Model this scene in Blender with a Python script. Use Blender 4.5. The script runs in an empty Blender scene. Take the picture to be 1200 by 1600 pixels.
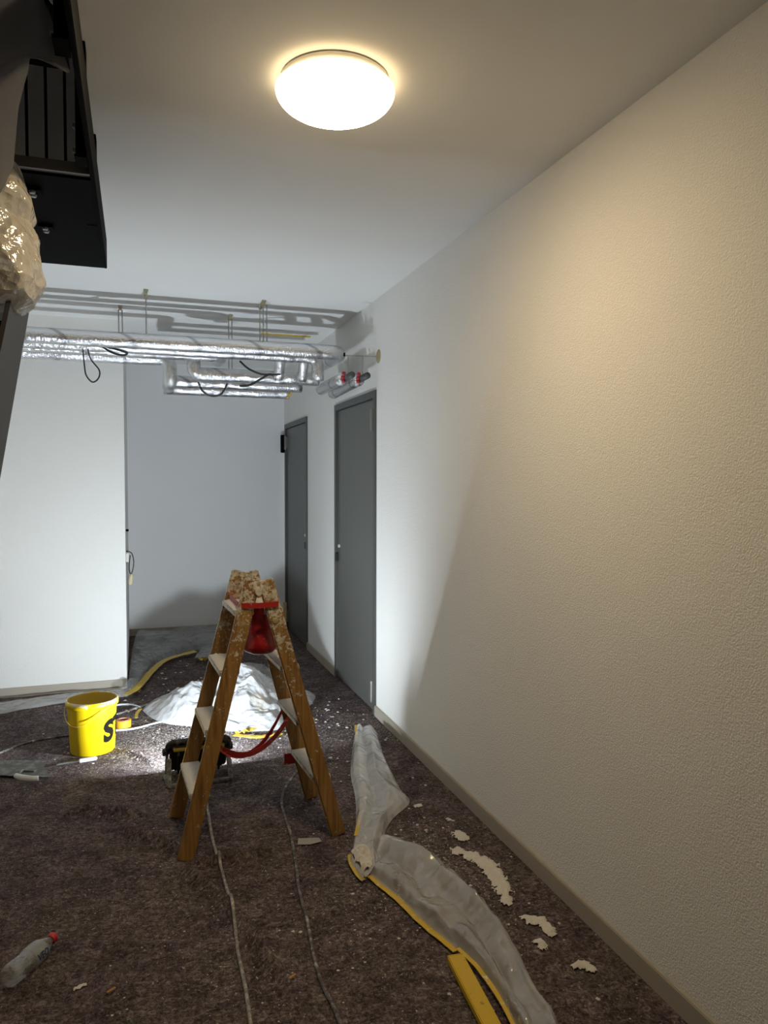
import bpy, bmesh, math, random
from mathutils import Vector, Matrix, noise
random.seed(7)
SC = bpy.context.scene
COL = SC.collection
# ------------------------------------------------------------------ camera, world, exposure
cam_d = bpy.data.cameras.new('camera'); cam = bpy.data.objects.new('camera', cam_d); COL.objects.link(cam)
cam_d.sensor_fit = 'VERTICAL'; cam_d.sensor_height = 32.0; cam_d.lens = 1160.0 / 1600.0 * 32.0; cam_d.clip_start = 0.02
CR = [[0.94868, -0.01091, 0.31606], [-0.31624, -0.03841, 0.94790], [0.00180, -0.99920, -0.03989]]
cam.matrix_world = Matrix(((CR[0][0], -CR[0][1], -CR[0][2], 0.0), (CR[1][0], -CR[1][1], -CR[1][2], 0.0),
                           (CR[2][0], -CR[2][1], -CR[2][2], 1.5), (0, 0, 0, 1)))
SC.camera = cam
w = bpy.data.worlds.new('world'); SC.world = w; w.use_nodes = True
w.node_tree.nodes['Background'].inputs[0].default_value = (0.5, 0.52, 0.55, 1)
w.node_tree.nodes['Background'].inputs[1].default_value = 0.0
SC.view_settings.view_transform = 'Standard'; SC.view_settings.look = 'None'
SC.view_settings.gamma = 1.0; SC.view_settings.use_curve_mapping = False
SC.view_settings.exposure = 0.08
DOME_EMIT = 84.0
WORK_EMIT = 2950.0
WARM = (1.0, 0.77, 0.46)
COOL = (0.80, 0.91, 1.0)
# dimensions
XR, YB, ZC, YL, XL = 1.45, 7.6, 2.655, 5.68, -0.08

# ------------------------------------------------------------------ materials
def mat(name, base=(.8, .8, .8), rough=.6, metal=0., spec=.5, alpha=1., emit=None, estr=0.):
    m = bpy.data.materials.new(name); m.use_nodes = True
    b = m.node_tree.nodes['Principled BSDF']
    b.inputs['Base Color'].default_value = (*base, 1); b.inputs['Roughness'].default_value = rough
    b.inputs['Metallic'].default_value = metal; b.inputs['Specular IOR Level'].default_value = spec
    b.inputs['Alpha'].default_value = alpha
    if emit:
        b.inputs['Emission Color'].default_value = (*emit, 1); b.inputs['Emission Strength'].default_value = estr
    return m
class NT:
    def __init__(s, m): s.m = m; s.t = m.node_tree; s.b = s.t.nodes['Principled BSDF']; s.tc = None
    def n(s, typ, **kw):
        o = s.t.nodes.new(typ)
        for k, v in kw.items():
            if k.startswith('_'): setattr(o, k[1:], v)
            else: o.inputs[k.replace('__', ' ')].default_value = v
        return o
    def l(s, a, b): s.t.links.new(a, b)
    def coord(s, scale=(1, 1, 1), rot=(0, 0, 0)):
        if s.tc is None: s.tc = s.n('ShaderNodeTexCoord')
        mp = s.n('ShaderNodeMapping'); mp.inputs['Scale'].default_value = scale; mp.inputs['Rotation'].default_value = rot
        s.l(s.tc.outputs['Object'], mp.inputs['Vector']); return mp.outputs['Vector']
    def noise(s, vec, scale, detail=3, rough=.55, dist=0.):
        o = s.n('ShaderNodeTexNoise', Scale=scale, Detail=detail, Roughness=rough, Distortion=dist); s.l(vec, o.inputs['Vector']); return o.outputs['Fac']
    def ramp(s, fac, stops):
        r = s.n('ShaderNodeValToRGB'); e = r.color_ramp.elements
        while len(e) < len(stops): e.new(.5)
        for el, (p, c) in zip(e, stops): el.position = p; el.color = (*c, 1) if len(c) == 3 else c
        s.l(fac, r.inputs['Fac']); return r.outputs['Color']
    def mix(s, fac, a, b, mode='MIX'):
        o = s.n('ShaderNodeMix', _data_type='RGBA', _blend_type=mode)
        for v, i in ((fac, 0), (a, 6), (b, 7)):
            if hasattr(v, 'is_output'): s.l(v, o.inputs[i])
            else: o.inputs[i].default_value = v if i == 0 else (*v, 1)
        return o.outputs[2]
    def math(s, op, a, b=0.):
        o = s.n('ShaderNodeMath', _operation=op)
        for v, i in ((a, 0), (b, 1)):
            if hasattr(v, 'is_output'): s.l(v, o.inputs[i])
            else: o.inputs[i].default_value = v
        return o.outputs[0]
    def bump(s, h, strength=.5, dist=.01):
        o = s.n('ShaderNodeBump', Strength=strength, Distance=dist); s.l(h, o.inputs['Height']); s.l(o.outputs['Normal'], s.b.inputs['Normal']); return o
    def color(s, c): s.l(c, s.b.inputs['Base Color'])
M = {}
def plaster(name, base, sc, st, d):
    m = M[name] = mat(name, base, .85, spec=.25); t = NT(m); v = t.coord()
    a = t.noise(v, sc, 2, .6); b = t.noise(v, sc * .45, 1, .5)
    t.bump(t.math('ADD', a, t.math('MULTIPLY', b, .35)), st, d)
    n = t.noise(v, 2.2, 3); t.color(t.mix(n, tuple(c * .95 for c in base), base))
plaster('wall_rough', (.86, .845, .81), 185, .6, .006)
plaster('wall_smooth', (.84, .84, .84), 220, .12, .003)
plaster('ceiling_paint', (.86, .85, .83), 160, .08, .003)
M['skirting'] = mat('skirting', (.40, .355, .29), .5)
m = M['door_paint'] = mat('door_paint', (.104, .104, .095), .42); t = NT(m); t.bump(t.noise(t.coord(), 300, 2), .08, .001)
M['door_frame'] = mat('door_frame', (.08, .082, .076), .45)
M['hinge'] = mat('hinge', (.30, .28, .25), .4, .7)
M['black_steel'] = mat('black_steel', (.003, .003, .0033), .7, spec=.04)
M['dark_steel'] = mat('dark_steel', (.022, .022, .024), .5)
M['edge_steel'] = mat('edge_steel', (.2, .2, .21), .35, .4)
M['bolt'] = mat('bolt', (.25, .25, .25), .35, .9)
m = M['foil'] = mat('foil', (.82, .83, .85), .17, 1.); t = NT(m); v = t.coord()
wv = t.n('ShaderNodeTexWave', Scale=1.6, Distortion=1.2, Detail=1.0); wv.bands_direction = 'DIAGONAL'; t.l(v, wv.inputs['Vector'])
seam = t.ramp(wv.outputs['Fac'], [(.0, (0, 0, 0)), (.035, (1, 1, 1))])
h = t.math('ADD', t.math('ADD', t.noise(v, 30, 4, .65), t.math('MULTIPLY', t.noise(v, 120, 2, .7), .45)), t.math('MULTIPLY', seam, .15))
t.bump(h, .42, .014)
t.color(t.mix(seam, (.42, .42, .43), (.80, .81, .83)))
M['zinc'] = mat('zinc', (.42, .41, .39), .4, .9)
M['rust_zinc'] = mat('rust_zinc', (.42, .36, .20), .55, .3)
M['black_cable'] = mat('black_cable', (.015, .015, .016), .5)
M['copper'] = mat('copper', (.3, .3, .31), .3, .8)
M['red_valve'] = mat('red_valve', (.45, .02, .04), .4)
M['grey_pipe'] = mat('grey_pipe', (.08, .085, .085), .5)
m = M['yellow_tape'] = mat('yellow_tape', (.62, .42, .03), .5); t = NT(m)
t.color(t.mix(t.ramp(t.noise(t.coord(), 60, 3), [(.62, (0, 0, 0)), (.68, (1, 1, 1))]), (.62, .42, .03), (.68, .62, .48)))
# felt floor covering
m = M['fleece'] = mat('fleece', (.05, .04, .04), .95, spec=.1); t = NT(m)
v = t.coord((1, 1, 1)); vs = t.coord((26, 44, 26), (0, 0, .5)); vs2 = t.coord((78, 52, 40), (0, 0, -.9))
f1 = t.noise(vs, 1.0, 4, .72, 1.6); f2 = t.noise(vs2, 1.0, 3, .75, 1.2)
base = t.ramp(f1, [(.30, (.014, .011, .012)), (.44, (.078, .060, .060)), (.55, (.17, .137, .132)), (.70, (.50, .45, .42))])
base2 = t.ramp(f2, [(.32, (.014, .012, .014)), (.48, (.10, .082, .083)), (.68, (.40, .35, .335))])
c = t.mix(.45, base, base2)
hue = t.ramp(t.noise(v, 5, 3), [(.35, (.80, .72, .80)), (.5, (1, .93, .93)), (.65, (.93, .92, .84))]); c = t.mix(1.0, c, hue, 'MULTIPLY')
red = t.ramp(t.noise(v, 34, 3), [(.68, (0, 0, 0)), (.76, (1, 1, 1))]); c = t.mix(t.math('MULTIPLY', red, .5), c, (.16, .02, .03))
# plaster dust: more where people mixed and scraped
c = t.mix(1.0, c, t.ramp(t.noise(v, 8, 3, .6), [(.3, (.62, .62, .62)), (.7, (1.3, 1.28, 1.26))]), 'MULTIPLY')
dens = t.noise(v, 1.3, 3, .6)
sep = t.n('ShaderNodeSeparateXYZ'); t.l(t.tc.outputs['Object'], sep.inputs[0])
def near(cx, cy, r):
    dx = t.math('SUBTRACT', sep.outputs[0], cx); dy = t.math('SUBTRACT', sep.outputs[1], cy)
    d = t.math('SQRT', t.math('ADD', t.math('MULTIPLY', dx, dx), t.math('MULTIPLY', dy, dy)))
    o = t.n('ShaderNodeMapRange'); t.l(d, o.inputs[0]); o.inputs[1].default_value = r; o.inputs[2].default_value = r * .2; return o.outputs[0]
zone = t.math('MAXIMUM', near(.15, 4.45, .75), t.math('MAXIMUM', t.math('MULTIPLY', near(1.05, 4.3, .8), .6), t.math('MULTIPLY', near(1.0, 2.7, .55), .5)))
zone = t.math('MAXIMUM', zone, t.math('MULTIPLY', near(.55, 2.5, .8), .22))
sp = t.math('ADD', t.noise(v, 75, 4, .75), t.math('ADD', t.math('MULTIPLY', dens, .18), t.math('MULTIPLY', zone, .115)))
spk = t.ramp(sp, [(.725, (0, 0, 0)), (.765, (1, 1, 1))])
c = t.mix(spk, c, (.56, .53, .49))
sp2 = t.math('ADD', t.noise(v, 22, 5, .7), t.math('ADD', t.math('MULTIPLY', dens, .12), t.math('MULTIPLY', zone, .07)))
smear = t.ramp(sp2, [(.70, (0, 0, 0)), (.86, (1, 1, 1))]); c = t.mix(t.math('MULTIPLY', smear, .55), c, (.42, .39, .36))
t.color(c)
t.bump(t.math('ADD', f1, f2), .8, .016)
m = M['plaster_blob'] = mat('plaster_blob', (.66, .62, .56), .9, spec=.2); t = NT(m); t.bump(t.noise(t.coord(), 120, 3), .5, .006)
# ladder wood with caked plaster
def wood(name, z0, amount):
    m = M[name] = mat(name, (.3, .16, .05), .5); t = NT(m); v = t.coord()
    g = t.noise(t.coord((60, 60, 3)), 1, 4, .6, .4)
    wc = t.ramp(g, [(.3, (.17, .080, .020)), (.5, (.31, .165, .046)), (.7, (.42, .245, .08))])
    sep = t.n('ShaderNodeSeparateXYZ'); t.l(t.tc.outputs['Object'], sep.inputs[0])
    k = t.math('MULTIPLY', t.math('SUBTRACT', sep.outputs[2], z0), .24)
    k = t.math('MAXIMUM', k, -.02)
    s = t.math('ADD', t.math('ADD', t.math('MULTIPLY', t.noise(v, 20, 5, .7), .55), t.math('MULTIPLY', t.noise(v, 85, 3, .7), .45)), t.math('ADD', k, amount))
    sp = t.ramp(s, [(.60, (0, 0, 0)), (.645, (1, 1, 1))])
    pc = t.ramp(t.noise(v, 50, 3), [(.36, (.42, .38, .30)), (.6, (.70, .66, .58))])
    t.color(t.mix(sp, wc, pc)); t.bump(t.math('ADD', t.math('MULTIPLY', sp, .5), t.math('MULTIPLY', g, .3)), .5, .006)
wood('ladder_wood', .62, .028)
wood('step_wood', .3, .22)
m = M['strap_red'] = mat('strap_red', (.42, .02, .015), .55); t = NT(m)
t.color(t.mix(t.ramp(t.noise(t.coord(), 40, 4), [(.6, (0, 0, 0)), (.7, (1, 1, 1))]), (.42, .02, .015), (.5, .32, .28)))
m = M['pouch_red'] = mat('pouch_red', (.30, .006, .012), .28); t = NT(m); v = t.coord()
t.color(t.mix(t.ramp(t.noise(v, 22, 5, .7, 1.5), [(.62, (0, 0, 0)), (.68, (1, 1, 1))]), (.30, .006, .012), (.48, .22, .22))); t.bump(t.noise(v, 14, 3), .4, .02)
def film(name, base, alpha0, alpha1, rough=.12, sc=9, trans=.25, gloss=.05):
    # thin plastic: see-through layer + milky scatter, glossy coat by Fresnel
    m = M[name] = mat(name, base, rough); t = NT(m); v = t.coord(); out = t.t.nodes['Material Output']
    a = t.ramp(t.noise(v, sc, 2), [(.3, (alpha0,) * 3), (.7, (alpha1,) * 3)])
    vo = t.n('ShaderNodeTexVoronoi', Scale=sc * 2.2); t.l(v, vo.inputs['Vector'])
    bp = t.n('ShaderNodeBump', Strength=.4, Distance=.016); t.l(t.math('ADD', vo.outputs['Distance'], t.math('MULTIPLY', t.noise(v, sc * 3, 2, .6, 1.0), .6)), bp.inputs['Height'])
    df = t.n('ShaderNodeBsdfDiffuse'); tl = t.n('ShaderNodeBsdfTranslucent'); tp = t.n('ShaderNodeBsdfTransparent'); gl = t.n('ShaderNodeBsdfGlossy', Roughness=rough)
    for q in (df, tl): q.inputs['Color'].default_value = (*base, 1)
    for q in (df, tl, gl): t.l(bp.outputs[0], q.inputs['Normal'])
    def mixs(f, x, y):
        o = t.n('ShaderNodeMixShader'); t.l(x.outputs[0], o.inputs[1]); t.l(y.outputs[0], o.inputs[2])
        if hasattr(f, 'is_output'): t.l(f, o.inputs[0])
        else: o.inputs[0].default_value = f
        return o
    lw = t.n('ShaderNodeLayerWeight', Blend=.5); t.l(bp.outputs[0], lw.inputs['Normal']); fr = t.math('ADD', t.math('MULTIPLY', t.math('POWER', lw.outputs['Facing'], 5.0), .7), .04)
    sc_ = mixs(trans, df, tl); body = mixs(a, tp, sc_); fin = mixs(t.math('ADD', fr, gloss), body, gl); t.l(fin.outputs[0], out.inputs['Surface'])
film('film_clear', (.82, .81, .79), .32, .46, .09, 8, .2, .08)
film('film_milky', (.80, .81, .81), .62, .78, .14, 8)
film('film_heap', (.86, .87, .88), .62, .82, .10, 10, .35)
film('film_bag', (.72, .68, .60), .62, .80, .10, 15, .3, .06)
film('film_dark', (.20, .20, .22), .74, .9, .25, 5, .5, .0)
film('film_back', (.5, .51, .51), .28, .46, .15, 8)
m = M['bucket_yellow'] = mat('bucket_yellow', (.80, .55, .004), .38); t = NT(m); v = t.coord()
sep = t.n('ShaderNodeSeparateXYZ'); t.l(t.tc.outputs['Object'], sep.inputs[0])
k = t.math('MAXIMUM', t.math('MULTIPLY', t.math('SUBTRACT', sep.outputs[2], .262), 7.0), -.1)
s = t.math('ADD', t.noise(v, 17, 4, .65), k); t.color(t.mix(t.ramp(s, [(.63, (0, 0, 0)), (.66, (1, 1, 1))]), (.80, .55, .004), (.72, .68, .58)))
M['bucket_inside'] = mat('bucket_inside', (.62, .44, .06), .6)
M['plaster_wet'] = mat('plaster_wet', (.55, .46, .28), .7)
M['print_black'] = mat('print_black', (.008, .007, .005), .9, spec=.05)
m = M['tape_orange'] = mat('tape_orange', (.80, .36, .02), .5)
M['tape_core'] = mat('tape_core', (.55, .25, .2), .7)
M['cable_grey'] = mat('cable_grey', (.30, .27, .24), .6); t = NT(M['cable_grey'])
t.color(t.ramp(t.noise(t.coord(), 45, 4, .7), [(.42, (.17, .15, .14)), (.6, (.40, .37, .33)), (.68, (.6, .56, .5))]))
M['cable_dark'] = mat('cable_dark', (.1, .1, .1), .6); t = NT(M['cable_dark'])
t.color(t.ramp(t.noise(t.coord(), 38, 4, .7), [(.42, (.05, .045, .045)), (.56, (.17, .15, .14)), (.66, (.48, .45, .4))]))
M['cable_white'] = mat('cable_white', (.62, .62, .62), .5)
m = M['blade'] = mat('blade', (.26, .25, .23), .6, .2); t = NT(m); t.color(t.ramp(t.noise(t.coord(), 24, 4), [(.45, (.08, .078, .07)), (.65, (.2, .19, .17))]))
M['handle_white'] = mat('handle_white', (.62, .60, .56), .45)
m = M['lamp_rubber'] = mat('lamp_rubber', (.05, .048, .045), .7); t = NT(m)
t.color(t.ramp(t.noise(t.coord(), 30, 4, .7), [(.5, (.03, .03, .03)), (.68, (.26, .25, .23))]))
m = M['lamp_frame'] = mat('lamp_frame', (.2, .19, .175), .7); t = NT(m)
t.color(t.ramp(t.noise(t.coord(), 35, 4, .7), [(.4, (.09, .09, .085)), (.62, (.34, .32, .29))]))
M['lamp_trim'] = mat('lamp_trim', (.34, .24, .02), .6)
M['lamp_body'] = mat('lamp_body', (.012, .012, .012), .6)
M['led'] = mat('led', (.9, .9, .9), .5, emit=COOL, estr=WORK_EMIT)
M['dome_glass'] = mat('dome_glass', (.9, .88, .82), .25, emit=WARM, estr=DOME_EMIT)
m = M['dome_glass']; t = NT(m); gm = t.n('ShaderNodeNewGeometry'); sp_ = t.n('ShaderNodeSeparateXYZ'); t.l(gm.outputs['Normal'], sp_.inputs[0])   # the opal glass is brightest over the downward facing bulb board
pw = t.math('POWER', t.math('MAXIMUM', t.math('MULTIPLY', sp_.outputs[2], -1.0), 0.0), 6.0); t.l(t.math('ADD', t.math('MULTIPLY', pw, DOME_EMIT), 3.2), t.b.inputs['Emission Strength'])
M['dome_base'] = mat('dome_base', (.75, .73, .68), .4)
film('pet', (.62, .65, .65), .20, .28, .06, 6, .2, .10)
M['cap_red'] = mat('cap_red', (.55, .02, .02), .4)
M['label_white'] = mat('label_white', (.36, .39, .41), .35, alpha=.65)
M['print_blue'] = mat('print_blue', (.008, .012, .09), .45)
m = M['level_yellow'] = mat('level_yellow', (.62, .40, .012), .45); t = NT(m)
t.color(t.mix(t.ramp(t.noise(t.coord(), 30, 5, .7), [(.63, (0, 0, 0)), (.68, (1, 1, 1))]), (.62, .40, .012), (.22, .14, .03)))
M['paper'] = mat('paper', (.34, .32, .30), .8)
M['kraft'] = mat('kraft', (.62, .48, .24), .7)
M['wood_chip'] = mat('wood_chip', (.38, .2, .06), .7)
M['cream'] = mat('cream', (.62, .52, .34), .8)

# ------------------------------------------------------------------ mesh helpers
def obj(name, bm, material, parent=None, smooth=False, recalc=True):
    if recalc: bmesh.ops.recalc_face_normals(bm, faces=bm.faces)
    if parent is not None and parent.parent is None: off = parent.location
    elif parent is not None: off = parent.parent.location
    else: off = None
    if off is not None: bmesh.ops.translate(bm, verts=bm.verts, vec=-Vector(off))
    me = bpy.data.meshes.new(name); bm.to_mesh(me); bm.free()
    mats = material if isinstance(material, (list, tuple)) else [material]
    for k in mats: me.materials.append(M[k])
    if smooth:
        for p in me.polygons: p.use_smooth = True
    o = bpy.data.objects.new(name, me); COL.objects.link(o)
    if parent is not None: o.parent = parent
    return o
def tag(o, label, cat, group=None, kind=None):
    o['label'] = label; o['category'] = cat
    if group: o['group'] = group
    if kind: o['kind'] = kind
    return o
def thing(name, loc, label, cat, group=None):
    e = bpy.data.objects.new(name, None); e.empty_display_size = .05; COL.objects.link(e); e.location = loc
    return tag(e, label, cat, group)
def struct(o, label=None):
    o['kind'] = 'structure'
    if label: o['label'] = label
    return o
def sempty(name, loc, label):
    e = bpy.data.objects.new(name, None); e.empty_display_size = .05; COL.objects.link(e); e.location = loc
    return struct(e, label)
def NB(): return bmesh.new()
def box(bm, a, b, bev=0.):
    cs = [(a[0] if i & 1 == 0 else b[0], a[1] if i & 2 == 0 else b[1], a[2] if i & 4 == 0 else b[2]) for i in range(8)]
    vs = [bm.verts.new(c) for c in cs]
    fs = [bm.faces.new([vs[i] for i in q]) for q in ((0, 2, 3, 1), (4, 5, 7, 6), (0, 1, 5, 4), (2, 6, 7, 3), (0, 4, 6, 2), (1, 3, 7, 5))]
    if bev:
        es = set(e for f in fs for e in f.edges); bmesh.ops.bevel(bm, geom=list(es), offset=bev, segments=2, affect='EDGES')
    return bm
def beam(bm, p0, p1, wdir, wd, th, bev=0., taper=1.):
    p0 = Vector(p0); p1 = Vector(p1); d = (p1 - p0).normalized(); wv = Vector(wdir); wv = (wv - d * wv.dot(d)).normalized(); tv = d.cross(wv)
    vs = []
    for p, k in ((p0, 1.), (p1, taper)):
        for a, b in ((-1, -1), (1, -1), (1, 1), (-1, 1)): vs.append(bm.verts.new(p + wv * a * wd / 2 * k + tv * b * th / 2))
    fs = [bm.faces.new(vs[:4]), bm.faces.new(vs[4:])] + [bm.faces.new((vs[i], vs[(i + 1) % 4], vs[4 + (i + 1) % 4], vs[4 + i])) for i in range(4)]
    if bev:
        es = set(e for f in fs for e in f.edges); bmesh.ops.bevel(bm, geom=list(es), offset=bev, segments=2, affect='EDGES')
    return bm
def smooth_path(pts, n=8):
    P = [Vector(p) for p in pts]; out = []
    for i in range(len(P) - 1):
        a = P[max(i - 1, 0)]; b = P[i]; c = P[i + 1]; d = P[min(i + 2, len(P) - 1)]
        for k in range(n):
            t = k / n; t2 = t * t; t3 = t2 * t
            out.append(.5 * ((2 * b) + (c - a) * t + (2 * a - 5 * b + 4 * c - d) * t2 + (3 * b - a - 3 * c + d) * t3))
    out.append(P[-1]); return out
def round_path(pts, r, n=7):
    P = [Vector(p) for p in pts]; out = [P[0]]
    for i in range(1, len(P) - 1):
        a = (P[i - 1] - P[i]); b = (P[i + 1] - P[i]); rr = min(r, a.length * .49, b.length * .49); a.normalize(); b.normalize()
        s = P[i] + a * rr; e = P[i] + b * rr
        for k in range(n + 1):
            t = k / n; out.append(s * (1 - t) ** 2 + P[i] * 2 * t * (1 - t) + e * t * t)
    out.append(P[-1]); return out
def tube(bm, path, r, seg=10, caps=True, rfun=None):
    P = [Vector(p) for p in path]; rings = []
    up = None
    for i, p in enumerate(P):
        d = (P[min(i + 1, len(P) - 1)] - P[max(i - 1, 0)]).normalized()
        if up is None:
            up = Vector((0, 0, 1)) if abs(d.z) < .9 else Vector((1, 0, 0))
        up = (up - d * up.dot(d)).normalized(); s = d.cross(up)
        rr = r if rfun is None else r * rfun(i, p)
        rings.append([bm.verts.new(p + up * math.cos(2 * math.pi * k / seg) * rr + s * math.sin(2 * math.pi * k / seg) * rr) for k in range(seg)])
    for a, b in zip(rings, rings[1:]):
        for k in range(seg): bm.faces.new((a[k], a[(k + 1) % seg], b[(k + 1) % seg], b[k]))
    if caps: bm.faces.new(rings[0]); bm.faces.new(rings[-1])
    return bm
def ribbon(bm, path, wdir, wd, th=.002):
    P = [Vector(p) for p in path]; rings = []
    for i, p in enumerate(P):
        d = (P[min(i + 1, len(P) - 1)] - P[max(i - 1, 0)]).normalized()
        wv = Vector(wdir(i / (len(P) - 1)) if callable(wdir) else wdir); wv = (wv - d * wv.dot(d)).normalized(); tv = d.cross(wv)
        rings.append([bm.verts.new(p + wv * a * wd / 2 + tv * b * th / 2) for a, b in ((-1, -1), (1, -1), (1, 1), (-1, 1))])
    for a, b in zip(rings, rings[1:]):
        for k in range(4): bm.faces.new((a[k], a[(k + 1) % 4], b[(k + 1) % 4], b[k]))
    bm.faces.new(rings[0]); bm.faces.new(rings[-1]); return bm
def lathe(bm, prof, c=(0, 0, 0), axis=(0, 0, 1), seg=32, close=False):
    ax = Vector(axis).normalized(); u = ax.orthogonal().normalized(); v = ax.cross(u); c = Vector(c); rings = []
    for r, h in prof:
        if r < 1e-6: rings.append([bm.verts.new(c + ax * h)])
        else: rings.append([bm.verts.new(c + ax * h + u * r * math.cos(2 * math.pi * k / seg) + v * r * math.sin(2 * math.pi * k / seg)) for k in range(seg)])
    if close: rings.append(rings[0])
    for a, b in zip(rings, rings[1:]):
        for k in range(seg):
            q = [a[k % len(a)], a[(k + 1) % len(a)], b[(k + 1) % len(b)], b[k % len(b)]]
            q = list(dict.fromkeys(q))
            if len(q) > 2: bm.faces.new(q)
    return bm
def resample(P, n):
    P = [Vector((*p, 0)) if len(p) == 2 else Vector(p) for p in P]
    P = smooth_path(P, 6); L = [0]
    for a, b in zip(P, P[1:]): L.append(L[-1] + (b - a).length)
    out = []; j = 0
    for i in range(n):
        s = L[-1] * i / (n - 1)
        while j < len(L) - 2 and L[j + 1] < s: j += 1
        t = (s - L[j]) / max(L[j + 1] - L[j], 1e-9); out.append(P[j].lerp(P[j + 1], min(max(t, 0), 1)))
    return out
def crumple(x, y, seed, sc=1.0, k=7, stretch=1.0, ang=0.):
    # creased film: sharp Voronoi facets at three sizes
    c, sn = math.cos(ang), math.sin(ang); x, y = (x * c + y * sn), (-x * sn + y * c) * stretch
    wx = x + .04 * noise.noise((x * 6, y * 6, seed)); wy = y + .04 * noise.noise((x * 6, y * 6, seed + 5)); h = 0.
    for f, a in ((5 * sc, 1.), (11 * sc, .5), (24 * sc, .24)):
        h += a * noise.voronoi((wx * f, wy * f, seed * 1.7))[0][0]
    return h * .085
# ------------------------------------------------------------------ floor with wrinkled felt
WR = [([(-0.3382,3.568),(-0.2449,3.571),(-0.1346,3.528),(0.0298,3.433)], .040, .021), ([(-0.1026,3.341),(-0.0112,3.263),(0.0772,3.175),(0.1638,3.023)], .038, .020),
      ([(0.1435,2.967),(0.2445,2.731),(0.315,2.555),(0.3403,2.394),(0.3827,2.237),(0.4233,2.074)], .036, .022), ([(0.1919,2.961),(0.3602,2.911),(0.4513,2.929),(0.5363,2.955)], .038, .018),
      ([(-0.1285,4.364),(-0.0098,4.203),(0.086,4.037)], .022, .016), ([(0.3393,2.387),(0.3645,2.309)], .024, .02), ([(-0.3436,2.846),(-0.3241,2.606),(-0.3152,2.436)], .014, .02)]
WR = [(resample(p, 14), h, w_) for p, h, w_ in WR]
def floor_h(x, y):
    z = .006 * noise.noise((x * 2.1, y * 2.1, 3.3)) + .004 * noise.noise((x * 6, y * 6, 1.3))
    z = z * min(1, max(0, (XR - .05 - x) / .2))
    for P, h, wd in WR:
        if not (min(p.x for p in P) - .1 < x < max(p.x for p in P) + .1 and min(p.y for p in P) - .1 < y < max(p.y for p in P) + .1): continue
        best = 9.; tt = 0
        for i in range(len(P) - 1):
            a = P[i]; b = P[i + 1]; dx = b.x - a.x; dy = b.y - a.y; L2 = dx * dx + dy * dy
            t = min(1, max(0, ((x - a.x) * dx + (y - a.y) * dy) / L2)); d = math.hypot(x - a.x - t * dx, y - a.y - t * dy)
            if d < best: best = d; tt = (i + t) / (len(P) - 1)
        z += h * math.exp(-(best / wd) ** 2) * min(1, 5 * tt + .2, 5 * (1 - tt) + .2)
    return z
def make_floor():
    bm = NB()
    xs = [-1.4, -1.2, -.9] + [-.75 + i * .016 for i in range(int((XR + .75) / .016) + 1)] + [XR + .12]
    ys = [-1.55, -.5, .3, .8, 1.2, 1.4] + [1.5 + i * .016 for i in range(int(3.3 / .016))] + [4.82 + i * .06 for i in range(46)] + [YB + .1]
    g = [[bm.verts.new((x, y, floor_h(x, y) if -.75 <= x <= XR and 1.5 <= y < 7.5 else 0.)) for x in xs] for y in ys]
    for j in range(len(ys) - 1):
        for i in range(len(xs) - 1): bm.faces.new((g[j][i], g[j][i + 1], g[j + 1][i + 1], g[j + 1][i]))
    struct(obj('floor', bm, 'fleece', None, True), 'floor laid with dark mottled grey-brown felt, dusted with white plaster')
make_floor()
# ------------------------------------------------------------------ walls, ceiling
DOORS = [(4.50, 5.52, 2.085), (6.50, 7.53, 2.085)]
bm = NB()
def quad(bm, *p): bm.faces.new([bm.verts.new(q) for q in p])
ycuts = [-1.5, 4.50, 5.52, 6.50, 7.53, YB]
for i, (a, b) in enumerate(zip(ycuts, ycuts[1:])):
    z0 = DOORS[i // 2][2] if i % 2 else 0.
    quad(bm, (XR, a, z0), (XR, b, z0), (XR, b, ZC), (XR, a, ZC))
for a, b, t_ in DOORS:
    quad(bm, (XR, a, 0), (XR + .14, a, 0), (XR + .14, a, t_), (XR, a, t_)); quad(bm, (XR, b, 0), (XR + .14, b, 0), (XR + .14, b, t_), (XR, b, t_))
    quad(bm, (XR, a, t_), (XR + .14, a, t_), (XR + .14, b, t_), (XR, b, t_)); quad(bm, (XR + .14, a, 0), (XR + .14, b, 0), (XR + .14, b, t_), (XR + .14, a, t_))
struct(obj('wall_right', bm, 'wall_rough', recalc=False), 'long right wall with white roughcast plaster')
bm = NB(); box(bm, (XL - .3, YB, 0), (XR + .2, YB + .1, ZC)); struct(obj('wall_back', bm, 'wall_smooth'), 'smooth pale grey end wall of the recess behind the pipes')
bm = NB(); box(bm, (-1.45, YL, 0), (XL, YB, ZC)); struct(obj('wall_left', bm, 'wall_rough'), 'white rough plastered wall facing the camera on the left')
bm = NB(); box(bm, (-1.45, -1.5, 0), (-1.35, YL, ZC)); struct(obj('wall_stairside', bm, 'wall_rough'))
bm = NB(); box(bm, (-1.45, -1.6, 0), (XR + .1, -1.5, ZC)); struct(obj('wall_near', bm, 'wall_rough'))
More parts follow.
